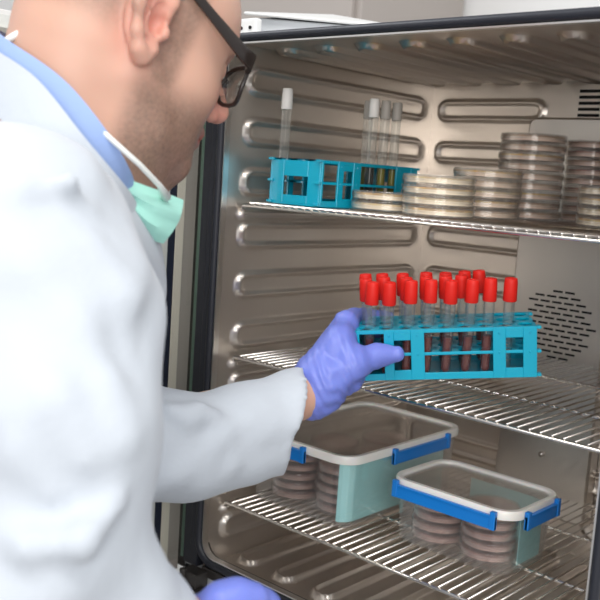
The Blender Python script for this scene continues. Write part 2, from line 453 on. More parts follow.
qbox([(-1.0, .70, -.85), (-.385, .70, -.85), (-.385, 1.08, -.85), (-1.0, 1.08, -.85), (-1.0, .70, 1.2), (-.385, .70, 1.2), (-.385, 1.08, 1.2), (-1.0, 1.08, 1.2)], 'cabinet_body', GREYB, cb)
qbox([(-.98, .685, -.80), (-.40, .685, -.80), (-.40, .70, -.80), (-.98, .70, -.80), (-.98, .685, 1.18), (-.40, .685, 1.18), (-.40, .70, 1.18), (-.98, .70, 1.18)], 'cabinet_door', GREYB, cb)
be = empty('lab_bench', (.3, .2, -.85)); tag(be, 'pale laboratory bench carrying the incubator', 'bench')
for nme, q in (('bench_top', (-.9, 1.2, -.02, .68, -.24, -.20)), ('leg', (-.88, -.82, .0, .06, -.85, -.24)), ('leg', (1.12, 1.18, .0, .06, -.85, -.24)), ('leg', (-.88, -.82, .6, .66, -.85, -.24)), ('leg', (1.12, 1.18, .6, .66, -.85, -.24))):
    o = MB().box(*q).build(nme, BENCHM, be, bevel=.003); o.matrix_parent_inverse = Matrix.Translation((-.3, -.2, .85))
mb = MB(); mb.box(-.05, W+.05, .002, .46, -.1995, -.17); loc(mb.build('plinth', DARKF, inc))

# ------------------------------------------------------------------ wire shelves
wire_me = MB().tube([(0, .0055, .0036), (0, .42, .0036)], .0012, 8).mesh('wire'); wire_me.materials.append(CHROME); wire_me.shade_smooth()
tip_me = None
def shelf(z, label):
    t = empty('wire_shelf', (0, 0, z)); tag(t, label, 'shelf', None)
    mb = MB().tube([(.004, .016, -.012), (.004, .008, -.004), (.0065, .008, 0), (W-.0065, .008, 0), (W-.004, .008, -.004), (W-.004, .016, -.012)], .0021, 10)
    mb.build('front_rod', CHROME, t, smooth=True, angle=60)
    MB().tube([(.004, .418, 0), (W-.004, .418, 0)], .0025, 8).build('rear_rod', CHROME, t, smooth=True, angle=60)
    for y in (.135, .285): MB().tube([(.010, y, .0005), (W-.010, y, .0005)], .0022, 8).build('cross_rod', CHROME, t, smooth=True, angle=60)
    for x in (.0105, W-.0105): MB().tube([(x, .008, 0), (x, .418, 0)], .0022, 8).build('side_rod', CHROME, t, smooth=True, angle=60)
    n = 39
    for i in range(n):
        w = bpy.data.objects.new('wire', wire_me); COL.objects.link(w); w.parent = t
        w.location = (.020+i*.0127, 0, 0)
    return t
SH = .006   # resting height above shelf z
shelf(.400, 'top wire shelf carrying the empty blue rack and pale dish stacks')
shelf(.200, 'middle wire shelf under the held blood tube rack')
shelf(.0, 'lowest wire shelf carrying the two lidded plastic containers')

# ------------------------------------------------------------------ petri dishes
def dish_mesh(r, h):
    base = MB().lathe([(0, 0), (r-.002, 0), (r-.0012, .0006), (r-.0012, h-.002), (r-.0022, h-.002), (r-.0022, .0016), (0, .0016)], 40).mesh('base')
    ag = MB().lathe([(0, h*.64), (r-.0022, h*.64), (r-.0022, h-.0020), (0, h-.0020)], 40).mesh('agar')
    md = MB().lathe([(0, h*.22), (r-.0024, h*.22), (r-.0024, h*.635), (0, h*.635)], 40).mesh('medium')
    lid = MB().lathe([(0, h-.0002), (r-.0015, h-.0002), (r-.0012, h+.0006), (r-.0006, h+.0006), (r, h-.0006), (r, h*.38), (r-.001, h*.38), (r-.001, h-.0012), (0, h-.0012)], 40).mesh('lid')
    return base, ag, lid, md
def add_stack(x, y, z, n, r, h, place, kinds, clearmat, group, names, lidclear=None):
    bme, ame, lme, mme = dish_mesh(r, h)
    mm_ = MEDP if kinds[0] in (AGARP,) else MEDB if kinds[0] is AGARB else MEDW
    mme.materials.append(mm_)
    bme.materials.append(clearmat); lme.materials.append(lidclear or clearmat)
    for me in (bme, lme): me.shade_smooth(); me.set_sharp_from_angle(angle=math.radians(35))
    agm = {}
    for i in range(n):
        km = kinds[i % len(kinds)]
        if km not in agm:
            a = ame.copy(); a.materials.clear(); a.materials.append(km); agm[km] = a
        t = empty('petri_dish', (x+random.uniform(-.0012, .0012), y+random.uniform(-.0012, .0012), z+i*(h+.0008)))
        pos = 'topmost' if i == n-1 else 'lowest' if i == 0 else names[i]+' from bottom'
        tag(t, '%s dish, %s, in stack %s' % (kind_name(km), pos, place), 'petri dish', group)
        for nm, me in (('base', bme), ('medium', mme), ('agar', agm[km]), ('lid', lme)):
            o = bpy.data.objects.new(nm, me); COL.objects.link(o); o.parent = t
def kind_name(m): return {'yellow_agar': 'yellow agar', 'cream_agar': 'cream agar', 'pink_agar': 'pinkish agar', 'blood_agar': 'red-brown agar'}[m.name]
ORD = ['first', 'second', 'third', 'fourth', 'fifth', 'sixth', 'seventh', 'eighth', 'ninth', 'tenth']
Z1 = .4+SH; GT = 'petri dishes on the top shelf'
RD = .043; HD = .0112
add_stack(.1665, .100, Z1, 2, RD, HD, 'beside the empty blue rack', [AGARW, AGARY], DISH, GT, ORD)
add_stack(.2540, .086, Z1, 4, RD, HD, 'at front, left of centre', [AGARY, AGARW, AGARY, AGARW], DISH, GT, ORD)
add_stack(.262, .176, Z1, 5, RD, HD, 'behind the front left-centre one', [AGARP, AGARY, AGARW], DISH, GT, ORD)
add_stack(.262, .284, Z1, 9, RD, .0115, 'that is tallest', [AGARP, AGARP, AGARY, AGARP], DISHC, GT, ORD, DISH)
add_stack(.314, .356, Z1, 9, .0365, .0112, 'right of the tallest', [AGARP, AGARB], DISHC, GT, ORD)
add_stack(.408, .222, Z1, 4, RD, HD, 'at front, right photo edge', [AGARY, AGARW], DISH, GT, ORD)
add_stack(.402, .358, Z1, 8, .0365, .0112, 'at back, right photo edge', [AGARP, AGARB], DISHC, GT, ORD)

# ------------------------------------------------------------------ lidded containers
def container(name, x0, x1, y0, y1, h, label, latches, tap=.006):
    t = empty(name, (x0, y0, SH)); tag(t, label, 'container')
    w, d = x1-x0, y1-y0; rc = .026
    R = lambda ins, z, r=rc: rrect(ins, w-ins, ins, d-ins, max(r-ins, .003), z, 6)
    body = [R(tap+.004, 0), R(tap, .004), R(.001, h-.012), R(.001, h-.006), R(.0025, h-.006), R(.0025, h-.012), R(tap+.0016, .005), R(tap+.005, .002)]
    MB().loft(body, cap0=True, cap1=True).build('body', BOXP, t, smooth=True, angle=40)
    lid = [R(.0005, h-.011), R(-.003, h-.0105), R(-.0035, h-.003), R(-.002, h), R(.004, h), R(.0055, h-.0015), R(.006, h-.004), R(.0035, h-.0055), R(.0005, h-.011)]
    l = MB().loft(lid).build('lid', RIM, t, smooth=True, angle=50)
    MB().loft([R(.0055, h-.0042), R(.0055, h-.0032)], cap0=True, cap1=True).build('lid_window', LIDP, l)
    for side, a, b in latches:
        mb = MB()
        if side == 'front':
            mb.box(a, b, -.0085, -.0045, h-.022, h-.008); mb.box(a, b, -.0085, -.0035, h-.010, h-.006)
            mb.box(a, a+.007, -.0095, -.0035, h-.022, h-.001); mb.box(b-.007, b, -.0095, -.0035, h-.022, h-.001)
        else:
            mb.box(w+.0045, w+.0085, a, b, h-.022, h-.008); mb.box(w+.0035, w+.0085, a, b, h-.010, h-.006)
            mb.box(w+.0035, w+.0095, a, a+.007, h-.022, h-.001); mb.box(w+.0035, w+.0095, b-.007, b, h-.022, h-.001)
        mb.build('latch', BLUELATCH, t, bevel=.0008)
    return t
container('storage_container', .012, .190, .034, .295, .097, 'large clear lidded container with a blue latch on the lowest shelf', [('front', .02, .112), ('side', .085, .215)])
container('storage_container', .230, .398, .068, .188, .081, 'small clear lidded container with blue latches in front of the large one', [('front', .010, .152), ('side', .022, .100)])
def sheet(name, pts, m, label, th=.0006):
    """bent sheet: list of (x, y) bottom points, z0, z1"""
    path, z0, z1 = pts
    mb = MB(); rings = []
    a = [Vector((x, y, 0)) for x, y in path]
    L1, L2 = [], []
    for i, p in enumerate(a):
        t = (a[min(i+1, len(a)-1)]-a[max(i-1, 0)]).normalized(); nn = Vector((-t.y, t.x, 0))*th
        L1.append(p+nn); L2.append(p-nn)
    ring = L1+L2[::-1]
    mb.loft([[(p.x, p.y, z0) for p in ring], [(p.x, p.y, z1) for p in ring]], cap0=True, cap1=True)
    o = mb.build(name, m); tag(o, label, 'paper'); return o
sheet('paper_liner', ([(.166, .0475), (.1705, .0495), (.1760, .056), (.1785, .064), (.1785, .10), (.1785, .16), (.1785, .22), (.1785, .265)], SH+.0065, SH+.084), TEAL, 'teal paper sheet lining the right side of the large container')
sheet('paper_liner', ([(.278, .1795), (.30, .1795), (.33, .1795), (.365, .1795), (.380, .174), (.3875, .162), (.3875, .14), (.3875, .11)], SH+.0065, SH+.068), TEAL, 'teal paper sheet lining the back corner of the small container')
GB = 'petri dishes in the small container'; HB = .0118
add_stack(.2775, .113, SH+.0064, 4, .0335, HB, 'left inside small container', [AGARB], DISHC, GB, ORD)
add_stack(.3465, .113, SH+.0064, 5, .0335, HB, 'right inside small container', [AGARB], DISHC, GB, ORD)
GB = 'petri dishes in the large container'
add_stack(.062, .087, SH+.0064, 5, .0345, HB, 'left front inside large container', [AGARB], DISHC, GB, ORD)
add_stack(.136, .092, SH+.0064, 5, .0345, HB, 'right front inside large container', [AGARB], DISHC, GB, ORD)
add_stack(.062, .165, SH+.0064, 5, .0345, HB, 'left middle inside large container', [AGARB], DISHC, GB, ORD)
add_stack(.136, .170, SH+.0064, 5, .0345, HB, 'right middle inside large container', [AGARB], DISHC, GB, ORD)
add_stack(.095, .240, SH+.0064, 5, .0345, HB, 'back inside large container', [AGARB], DISHC, GB, ORD)

# ------------------------------------------------------------------ tube racks
def rack(mw, L, Dp, H, cols, rows, label):
    t = empty('tube_rack', mw=mw); tag(t, label, 'test tube rack')
    th = .0022
    px, py = L/cols, Dp/rows
    def plate(name, z, rad, tk=.0022):
        mb = MB()
        for i in range(cols):
            for j in range(rows):
                cx, cy = (i+.5)*px, (j+.5)*py; n = 16
                inner, outer = [], []
                for k in range(n):
                    a = 2*math.pi*(k+.5)/n; c, s = math.cos(a), math.sin(a); m_ = max(abs(c), abs(s))
                    inner.append((cx+rad*c, cy+rad*s)); outer.append((cx+c/m_*px/2, cy+s/m_*py/2))
                mb.loft([[(x, y, z) for x, y in outer], [(x, y, z) for x, y in inner], [(x, y, z-tk) for x, y in inner], [(x, y, z-tk) for x, y in outer]])
        mb.build(name, BLUERACK, t)
    plate('top_plate', H, .0078); plate('middle_plate', H*.52, .0076)
    if True:
        mb = MB().box(0, L, 0, Dp, 0, .0022)
        mb.build('base_plate', BLUERACK, t)
    for s, y in ((0, -.0001), (1, Dp-th+.0001)):
        mb = MB(); y0, y1 = y, y+th
        for a, b in ((.0, .018), (.155, .21), (.305, .38), (.76, .83), (.925, 1.)):
            mb.box(a*L, b*L, y0-(0.0006 if s == 0 else 0), y1+(0.0006 if s else 0), .0, H)
        mb.box(.0, L, y0, y1, 0, .0075); mb.box(0, L, y0, y1, H-.0042, H); mb.box(0, L, y0, y1, H*.5-.001, H*.5+.0022)
        for a, b in ((.21, .305), (.83, .925)):     # window surrounds
            mb.box(a*L, b*L, y0, y1, H-.012, H-.004); mb.box(a*L, b*L, y0, y1, .007, .011)
        # little studs
        for u in (.183, .342, .795, .962):
            for z in (H-.0065, H*.5+.0005):
                mb.box(u*L-.001, u*L+.001, (y0-.0014) if s == 0 else y0, y1 if s == 0 else y1+.0014, z-.001, z+.001)
        mb.build('side_panel', BLUERACK, t, bevel=.0004, seg=1)
    for s, x in ((0, -.0002), (1, L-th+.0002)):
        mb = MB(); x0, x1 = x, x+th
        mb.box(x0, x1, .0022, Dp*.26, .0022, H-.0022); mb.box(x0, x1, Dp*.74, Dp-.0022, .0022, H-.0022); mb.box(x0, x1, Dp*.26, Dp*.74, .0022, .012); mb.box(x0, x1, Dp*.26, Dp*.74, H*.62, H-.0022)
        for z in (H-.003, H*.5-.001, .001):
            a, b = (x0-.0045, x0) if s == 0 else (x1, x1+.0045)
            mb.box(a, b, -.001, .007, z, z+.003); mb.box(a, b, Dp-.007, Dp+.001, z, z+.003)
        mb.build('end_panel', BLUERACK, t, bevel=.0004, seg=1)
    return t
def frame_mw(o, xdir, yhint):
    x = Vector(xdir).normalized(); y = Vector(yhint); y = (y-x*y.dot(x)).normalized(); z = x.cross(y)
    m = Matrix((x, y, z)).transposed().to_4x4(); m.translation = Vector(o); return m
# held rack: left bottom front corner / right bottom front corner
pL = vat(358, 381, 1.020); pR = vat(537, 377, 1.000)
LR = (pR-pL).length
yh = (vat(452, 300, 1.2)-vat(450, 300, 1.0))
yh = Vector((yh.x, yh.y, 0)).normalized()
yh = (yh + Vector(RW[:, 0])*(-.16)); yh.z = .07
mwR = frame_mw(pL, pR-pL, yh)
# small roll so that the top face shows a little
HR, DR = .0565, .070
rk = rack(mwR, LR, DR, HR, 9, 3, 'cyan plastic tube rack full of red-capped tubes held in the gloved hand')
# empty-ish rack on the top shelf
mwT = Matrix.Translation((.078, .052, Z1)) @ Matrix.Rotation(math.radians(90), 4, 'Z')
rkT = None

def tube(name, base_mw, L, r, capm, caph, capr, fill, fillm, tubem, label, group, lab=False):
    t = empty(name, mw=base_mw); tag(t, label, 'test tube', group)
    n = 16
    prof = [(0, 0)]+[(r*math.sin(a), r-r*math.cos(a)) for a in (math.radians(q) for q in (30, 60, 90))]+[(r, L)]
    MB().lathe(prof, n).build('glass', tubem, t, smooth=True)
    if fill:
        r2 = r-.0009
        prof = [(0, .001)]+[(r2*math.sin(a), .001+r2-r2*math.cos(a)) for a in (math.radians(q) for q in (30, 60, 90))]+[(r2, fill), (0, fill)]
        MB().lathe(prof, n).build('contents', fillm, t, smooth=True, angle=50)
    z0 = L-caph*.62
    prof = [(r+.0001, z0), (capr-.0006, z0), (capr, z0+.001), (capr*.97, z0+caph*.55), (capr*.95, z0+caph*.8), (capr*.88, z0+caph-.0006), (capr*.82, z0+caph), (capr*.45, z0+caph), (capr*.4, z0+caph-.002), (0, z0+caph-.002)]
    c = MB().lathe(prof, 20).build('cap', capm, t, smooth=True, angle=40)
    if lab:
        a0 = random.uniform(3.6, 4.4)
        vs = []
        for z in (L*.55, L*.72):
            for k in range(7):
                a = a0+k*.22; vs.append(((r+.0003)*math.cos(a), (r+.0003)*math.sin(a), z))
        MB().add(vs, [(k, k+1, k+8, k+7) for k in range(6)]).build('label', LABELP, t)
    return t
# tubes in the held rack: (target px of cap top, row)
def local_tube(col, row, tiltx=0, tilty=0, up=0.003):
    px, py = LR/9, DR/3
    return mwR @ Matrix.Translation(((col+.5)*px-(.0012 if tilty > .06 else 0), (row+.5)*py, up)) @ Matrix.Rotation(tilty, 4, 'Y') @ Matrix.Rotation(tiltx, 4, 'X')
rowname = {0: 'front', 1: 'middle', 2: 'back'}
front = [0, 1, 2, 3, 4, 5, 6, 7.0]
cnt = 0
for row, cols in ((0, [0.25, 1.15, 2.1, 3.05, 4.2, 5.2, 6.15, 7.2]), (1, [.2, 1.2, 2.2, 3.1, 4.3, 5.1]), (2, [0, 1, 2, 3.1, 4.2, 5.0, 5.9])):
    for i, cpos in enumerate(cols):
        c = round(cpos)
        if c > 8: continue
        last = (row == 0 and i == 7)
        ty = math.radians(random.uniform(4.0, 6.2) if row == 0 else random.uniform(-1.5, 2.5))
        tx = math.radians(random.uniform(-2.5, 2.5))
        mw = local_tube(c+(0), row, tx, ty)
        tube('blood_tube', mw, .0955, .0059, REDCAP, .0250, .0076, .042 if not last else 0, BLOOD, TUBE,
             'red-capped glass tube %s in %s row of held rack' % ('standing alone at the right end' if last else 'of dark blood, %s from left' % ORD[i], rowname[row]), 'red-capped tubes in the held rack')

# upper rack, long side in depth along the left liner
H2, L2, D2 = .0575, .200, .086
mwT = frame_mw((.040, .0550, Z1), (.10, 1, 0), (-1, .10, 0))
# mirrored pattern: the near end is the left end, long side faces +x
def rack_world(): return mwT
base2 = frame_mw((.1210, .026, Z1), (.0, 1, 0), (-1, .0, 0))
rkT = rack(base2, L2, D2, H2, 8, 3, 'nearly empty cyan tube rack at the left end of the top shelf')
def t2(col, row): return base2 @ Matrix.Translation(((col+.5)*L2/8, (row+.5)*D2/3, .003))
tube('culture_tube', t2(0, 2) @ Matrix.Translation((0, .0055, 0)), .132, .0062, WHITECAP, .026, .0072, .012, GREENM, TUBE, 'single white-capped clear tube at the left end of the upper blue rack', None)
for c, cm, fm, w in ((4, WHITECAP, DARKC, 'only white-capped tube in the cluster of four in the upper rack'), (5, GREYCAP, OLIVE, 'grey-capped tube of olive liquid right beside the white-capped one in the cluster'), (6, GREYCAP, OLIVE, 'rightmost grey-capped tube of the four in the upper rack')):
    tube('culture_tube', t2(c, 0), .130, .0062, cm, .024, .0070, .052, fm, TUBE, w, 'grey-capped tubes in the upper rack')
tube('culture_tube', t2(5, 1), .130, .0062, GREYCAP, .024, .0070, .052, OLIVE, TUBE, 'grey-capped tube of olive liquid, in the rear row of the upper rack', 'grey-capped tubes in the upper rack')

#P0#
# ------------------------------------------------------------------ person
feet = at(-60, 600, .85)
person = empty('person', (feet[0], feet[1], -.85))
tag(person, 'person in white lab coat and violet gloves holding the rack of blood tubes', 'person')
def pchild(o):
    o.matrix_parent_inverse = Matrix.Translation(-Vector(person.location)); return o
# head frame: right-ear canal at E0, axes f (face), d (down), m (towards the far side)
TH, PH, RO = math.radians(39), math.radians(17), math.radians(10)
fc = np.array([math.cos(TH)*math.cos(PH), math.sin(PH), math.sin(TH)*math.cos(PH)])
mc = np.array([-math.sin(TH), -math.sin(RO), math.cos(TH)]); mc -= fc*(mc@fc); mc /= np.linalg.norm(mc)
dc = np.cross(mc, fc)
if dc[1] < 0: dc = -dc
HF, HM, HD_ = RW@fc, RW@mc, RW@dc
E0 = at(158, 33, .74)
HS = .97
def hp(f, d, m): return E0+HS*(HF*f+HD_*d+HM*m)      # m = .075 is the middle plane
HR3 = np.stack([HF, HD_, HM])
C0 = .073
fb = Field()
fb.ell(hp(-.006, -.052, C0), (.098*HS, .082*HS, .076*HS), HR3, .02)           # cranium
fb.ell(hp(.040, -.030, C0), (.062*HS, .062*HS, .066*HS), HR3, .02)            # forehead
fb.ell(hp(.045, .018, C0), (.052*HS, .060*HS, .058*HS), HR3, .02)             # mid face
fb.ell(hp(.052, .020, C0-.030), (.034, .026, .026), HR3, .02)                 # near cheek
fb.ell(hp(.052, .020, C0+.030), (.034, .026, .026), HR3, .02)
fb.cone(hp(.005, .035, C0-.054), hp(.030, .072, C0-.044), .015, .015, .025)   # jaw near
fb.cone(hp(.030, .072, C0-.044), hp(.082, .081, C0-.010), .015, .014, .025)
fb.cone(hp(.005, .035, C0+.054), hp(.030, .072, C0+.044), .015, .015, .025)
fb.cone(hp(.030, .072, C0+.044), hp(.082, .081, C0+.010), .015, .014, .025)
fb.ell(hp(.050, .055, C0), (.045, .034, .042), HR3, .02)                      # mouth block
fb.ell(hp(.088, .083, C0), (.014, .013, .018), HR3, .012)                     # chin
fb.cone(hp(.080, -.030, C0-.030), hp(.092, -.030, C0), .010, .010, .012)      # brow
fb.cone(hp(.080, -.030, C0+.030), hp(.092, -.030, C0), .010, .010, .012)
fb.ell(hp(.094, -.010, C0-.031), (.016, .014, .018), HR3, .008, 's')          # sockets
fb.ell(hp(.094, -.010, C0+.031), (.016, .014, .018), HR3, .008, 's')
fb.ell(hp(.079, -.008, C0-.031), (.0130, .0130, .0130), HR3, .003)            # lids over eyeballs
fb.ell(hp(.079, -.008, C0+.031), (.0130, .0130, .0130), HR3, .003)
fb.cone(hp(.090, -.018, C0), hp(.115, .018, C0), .0078, .0115, .008)          # nose
fb.ell(hp(.102, .026, C0-.011), (.010, .008, .007), HR3, .006)
fb.ell(hp(.102, .026, C0+.011), (.010, .008, .007), HR3, .006)
fb.ell(hp(.105, .034, C0-.008), (.0045, .0040, .0030), HR3, .002, 's')        # nostrils
fb.ell(hp(.105, .034, C0+.008), (.0045, .0040, .0030), HR3, .002, 's')
fb.cone(hp(.090, .046, C0-.018), hp(.1025, .045, C0), .0052, .0062, .006)     # lips
fb.cone(hp(.090, .046, C0+.018), hp(.1025, .045, C0), .0052, .0062, .006)
fb.cone(hp(.088, .056, C0-.015), hp(.0990, .056, C0), .0055, .0068, .006)
fb.cone(hp(.088, .056, C0+.015), hp(.0990, .056, C0), .0055, .0068, .006)
fb.cone(hp(.092, .051, C0-.022), hp(.1075, .051, C0), .0012, .0014, .002, 's')
# neck and shoulders
NB = at(56, 172, .80)
fb.cone(hp(-.030, .020, C0), NB, .060, .070, .03)
fb.cone(hp(.015, .055, C0), at(100, 190, .82), .040, .055, .03)
# ears (helix ring, lobe, concha)
def ear(sgn):
    mm = lambda v: (C0-.075+v) if sgn < 0 else (C0+.075-v)
    out = -.004
    rim = [(-.002, -.006), (.002, -.026), (-.006, -.041), (-.020, -.040), (-.030, -.026), (-.031, -.008), (-.024, .010), (-.016, .022), (-.009, .026), (-.001, .016)]
    base = hp(-.012, -.008, mm(.006))
    fb.ell(hp(-.013, -.010, mm(.002)), (.020, .032, .006), HR3, .006)
    P = [hp(a, b, mm(out-.012*max(0, -a-.005)/.026)) for a, b in rim]
    fb.chain(P, [.0036, .0038, .0040, .0044, .0046, .0045, .0045, .0055, .0055, .0040], .006)
    fb.ell(hp(-.008, .019, mm(.000)), (.0095, .0115, .0050), HR3, .006)
    fb.chain([hp(-.002, -.022, mm(-.004)), hp(-.014, -.026, mm(-.006)), hp(-.020, -.010, mm(-.008)), hp(-.014, .006, mm(-.005)), hp(-.004, .008, mm(-.004))], [.003]*5, .004)
    fb.ell(hp(-.006, -.004, mm(-.006)), (.0075, .0095, .008), HR3, .004, 's')
    fb.ell(hp(-.021, -.020, mm(-.009)), (.0035, .014, .004), HR3, .003, 's')
    fb.ell(hp(.003, .0, mm(-.004)), (.005, .006, .005), HR3, .003)
ear(-1); ear(1)
# trunk and arms (under the coat)
SHR = at(20, 250, .62); SHL = at(56, 260, .93)
HIP = at(-70, 640, .86)
fb.chain([NB, at(5, 310, .81), HIP], [.06, .09, .10], .04)
fb.cone(NB, SHR, .05, .05, .04); fb.cone(NB, SHL, .05, .05, .04)
EL = at(116, 450, .88); WL = at(300, 396, .985)
fb.chain([SHL, EL, WL], [.045, .038, .0255], .02)
ER = at(44, 545, .56); WR = at(185, 640, .63)
fb.chain([SHR, ER, WR], [.045, .038, .026], .02)
body = pchild(new('body', fb.mesh('body', .0031), SKIN, None)); body.parent = person; pchild(body)
# skin tone attribute: beard stubble, redness, lips
me = body.data
co = np.empty(len(me.vertices)*3); me.vertices.foreach_get('co', co); co = co.reshape(-1, 3)
q = (co-E0)@HR3.T/HS
f_, dd_, m_ = q[:, 0], q[:, 1], q[:, 2]
ss = lambda x, a, b: (lambda t: t*t*(3-2*t))(np.clip((x-a)/(b-a), 0, 1))
jaw = ss(dd_, .018, .055)*ss(f_, -.012, .012)*(1-ss(dd_, .105, .14))
side = ss(f_, .000, .012)*(1-ss(f_, .026, .042))*(1-ss(dd_, .03, .05))*ss(dd_, -.07, -.04)*.8
must = ss(f_, .082, .092)*ss(dd_, .030, .036)*(1-ss(dd_, .046, .05))
be_ = np.clip(np.maximum(np.maximum(jaw*.95, side), must*.8), 0, 1)
hairm = ss(-f_, .018, .045)*(1-ss(dd_-.10*(f_+.05), -.012, .022))*.8
be_ = np.maximum(be_, hairm)
inside = (np.linalg.norm(co-E0, axis=1) < .25)
nosered = np.exp(-(((f_-.108)/.02)**2+((dd_-.022)/.02)**2))
earred = np.exp(-(((f_+.014)/.022)**2+((dd_+.008)/.036)**2+((m_-.0)/.02)**2))
red = np.clip(.7*nosered+.75*earred, 0, 1)
lip = np.exp(-(((dd_-.051)/.009)**2+((m_-C0)/.02)**2))*(f_ > .088)
colr = np.stack([be_*inside, red*inside, lip*inside, np.ones(len(f_))], 1).astype(np.float32)
at_ = me.color_attributes.new('tone', 'FLOAT_COLOR', 'POINT'); at_.data.foreach_set('color', colr.ravel())

def pmesh(field, name, m, res, disp=None, parent=None, **kw):
    o = new(name, field.mesh(name, res, disp, **kw), m); o.parent = person; pchild(o); return o
# eyes (behind the glasses)
EYEW = mat('eye_white', (.8, .78, .74), .2); IRIS = mat('brown_iris', (.05, .025, .015), .15)
for s in (-1, 1):
    fe = Field(); fe.ell(hp(.0822, -.0060, C0+s*.031), (.0102, .0070, .0102), HR3)
    e = pmesh(fe, 'eye', EYEW, .0016)
    fi = Field(); fi.ell(hp(.0915, -.004, C0+s*.031), (.0018, .0045, .0045), HR3)
    i_ = new('iris', fi.mesh('iris', .0010), IRIS); i_.parent = e
# hair: close-cropped cap
fh = Field()
fh.ell(hp(-.014, -.058, C0), (.101*HS, .085*HS, .0795*HS), HR3, .01)
fh.ell(hp(.035, -.055, C0), (.062*HS, .055*HS, .072*HS), HR3, .01)
fh.ell(hp(.050, .036, C0), (.105, .070, .14), HR3, .006, 's')
fh.ell(hp(.115, -.050, C0), (.095, .075, .12), HR3, .006, 's')
pmesh(fh, 'hair', HAIR, .0032)
# eyebrows
for s in (-1, 1):
    fe = Field(); fe.chain([hp(.100, -.034, C0+s*.012), hp(.099, -.038, C0+s*.028), hp(.086, -.034, C0+s*.045)], [.003, .0035, .002], .003)
    pmesh(fe, 'eyebrow', HAIR, .0016)

# lab coat
fo = Field()
fo.chain([at(46, 232, .81), at(12, 310, .81), at(-34, 460, .83), at(-70, 680, .86)], [.080, .120, .122, .145], .05)
fo.cone(at(48, 228, .80), at(22, 250, .64), .070, .072, .05)
fo.cone(at(46, 225, .82), at(52, 255, .93), .072, .066, .05)
fo.chain([at(18, 248, .62), at(38, 340, .595), at(50, 430, .575), at(40, 550, .56)], [.074, .068, .064, .060], .04)     # near upper arm
fo.chain([at(40, 550, .56), at(106, 634, .60), at(166, 668, .64)], [.060, .052, .044], .02)                               # near forearm
fo.chain([at(52, 255, .93), at(80, 360, .90), at(112, 448, .87)], [.066, .056, .045], .03)                                  # far arm
fo.chain([at(112, 446, .87), at(180, 441, .90), at(240, 431, .935), at(300, 423, .972), at(340, 418, .990)], [.043, .044, .047, .0515, .0515], .02)
CN = np.array([.96, .17, .14]); CN /= np.linalg.norm(CN)
cc = at(290, 427, .968)
fo.cone(cc+RW@(CN*.6), cc+RW@(CN*.6)+.0001, .60, .60, .002, 's')                                                          # cuff end
fo.chain([at(284, 424, .962), at(300, 422, .972), at(345, 415, 1.00)], [.0330, .0350, .0360], .003, 's')                                                    # open cuff
# neck opening
fo.cone(at(66, 158, .79), hp(-.010, -.02, C0), .074, .085, .012, 's')
# folds: ridges (u) and valleys (s)
def fold(pts, r, k=.014, op='u'):
    fo.chain([at(*p) for p in pts], r, k, op)
ARM = [(18, 248, .62, .074), (38, 340, .595, .068), (50, 430, .575, .064), (44, 545, .56, .062)]
def onarm(px, py, lift):
    ys = [a[1] for a in ARM]; cx_, cd, cr = (float(np.interp(py, ys, [a[i] for a in ARM])) for i in (0, 2, 3))
    off = (px-cx_)/F*cd; return at(px, py, cd-math.sqrt(max(cr*cr-off*off, 0))+lift)
for pts, r0, lf in (([(-30, 205), (20, 186), (70, 180), (105, 200)], .011, .006), ([(-20, 262), (30, 284), (75, 326), (105, 385), (118, 440)], .012, .007),
                    ([(-40, 318), (10, 345), (55, 395), (82, 460)], .011, .006), ([(-20, 520), (30, 545), (80, 540), (118, 505)], .014, .007),
                    ([(-30, 430), (20, 455), (60, 505)], .011, .006), ([(90, 250), (118, 300), (128, 350)], .010, .005)):
    n_ = len(pts); fo.chain([onarm(a, b, lf) for a, b in pts], [r0*(.55 if k in (0, n_-1) else 1) for k in range(n_)], .016)
for pts in ([(178, 470), (215, 440), (250, 418)], [(200, 405), (225, 430), (235, 462)], [(172, 410), (190, 420), (215, 416)]):
    fo.chain([at(a, b, float(np.interp(a, [112, 180, 240, 300], [.87, .90, .935, .972]))-.043) for a, b in pts], [.004, .007, .004], .016)
def coat_disp(P):
    q = (P-CAM)@RW           # steady world-fixed folds, expressed along three oblique axes
    a = P@np.array([.7, .2, .68]); b = P@np.array([-.35, .6, .72]); c = P@np.array([.2, -.5, .84])
    w = .0062*np.sin(a*34+2.2*np.sin(b*13))+.0036*np.sin(b*52+1.8*np.sin(c*19)+1)+.0014*np.sin(c*120+3*np.sin(a*41))
    d = np.linalg.norm(P-cc, axis=1)
    return w*(.35+.65*np.clip((d-.04)/.06, 0, 1))
pmesh(fo, 'lab_coat', COAT, .0048, coat_disp)
# sleeve seam lines
# coat collar and shirt collar: ribbons round the neck
def ribbon(name, m, bot, top, th):
    n = len(bot)
    def cr(P, t):
        i = int(t) % n; u = t-int(t); p0, p1, p2, p3 = (np.array(P[(i+k) % n]) for k in (-1, 0, 1, 2))
        return .5*((2*p1)+(-p0+p2)*u+(2*p0-5*p1+4*p2-p3)*u*u+(-p0+3*p1-3*p2+p3)*u**3)
    N = n*8; rings = []; cen = np.mean([np.array(p) for p in bot], 0)
    for k in range(N):
        b = cr(bot, k*n/N); t = cr(top, k*n/N); up = t-b
        out = (b+t)/2-cen; out -= nrm(up)*(out@nrm(up)); out = nrm(out)
        rings.append([tuple(b+out*th/2), tuple(b+up*.5+out*(th/2+.002)), tuple(t+out*th/2), tuple(t-out*th/2), tuple(b+up*.5-out*(th/2-.002)), tuple(b-out*th/2)])
    rings.append(rings[0])
    o = MB().loft(rings).build(name, m, None, smooth=True, angle=50); o.parent = person; pchild(o); return o
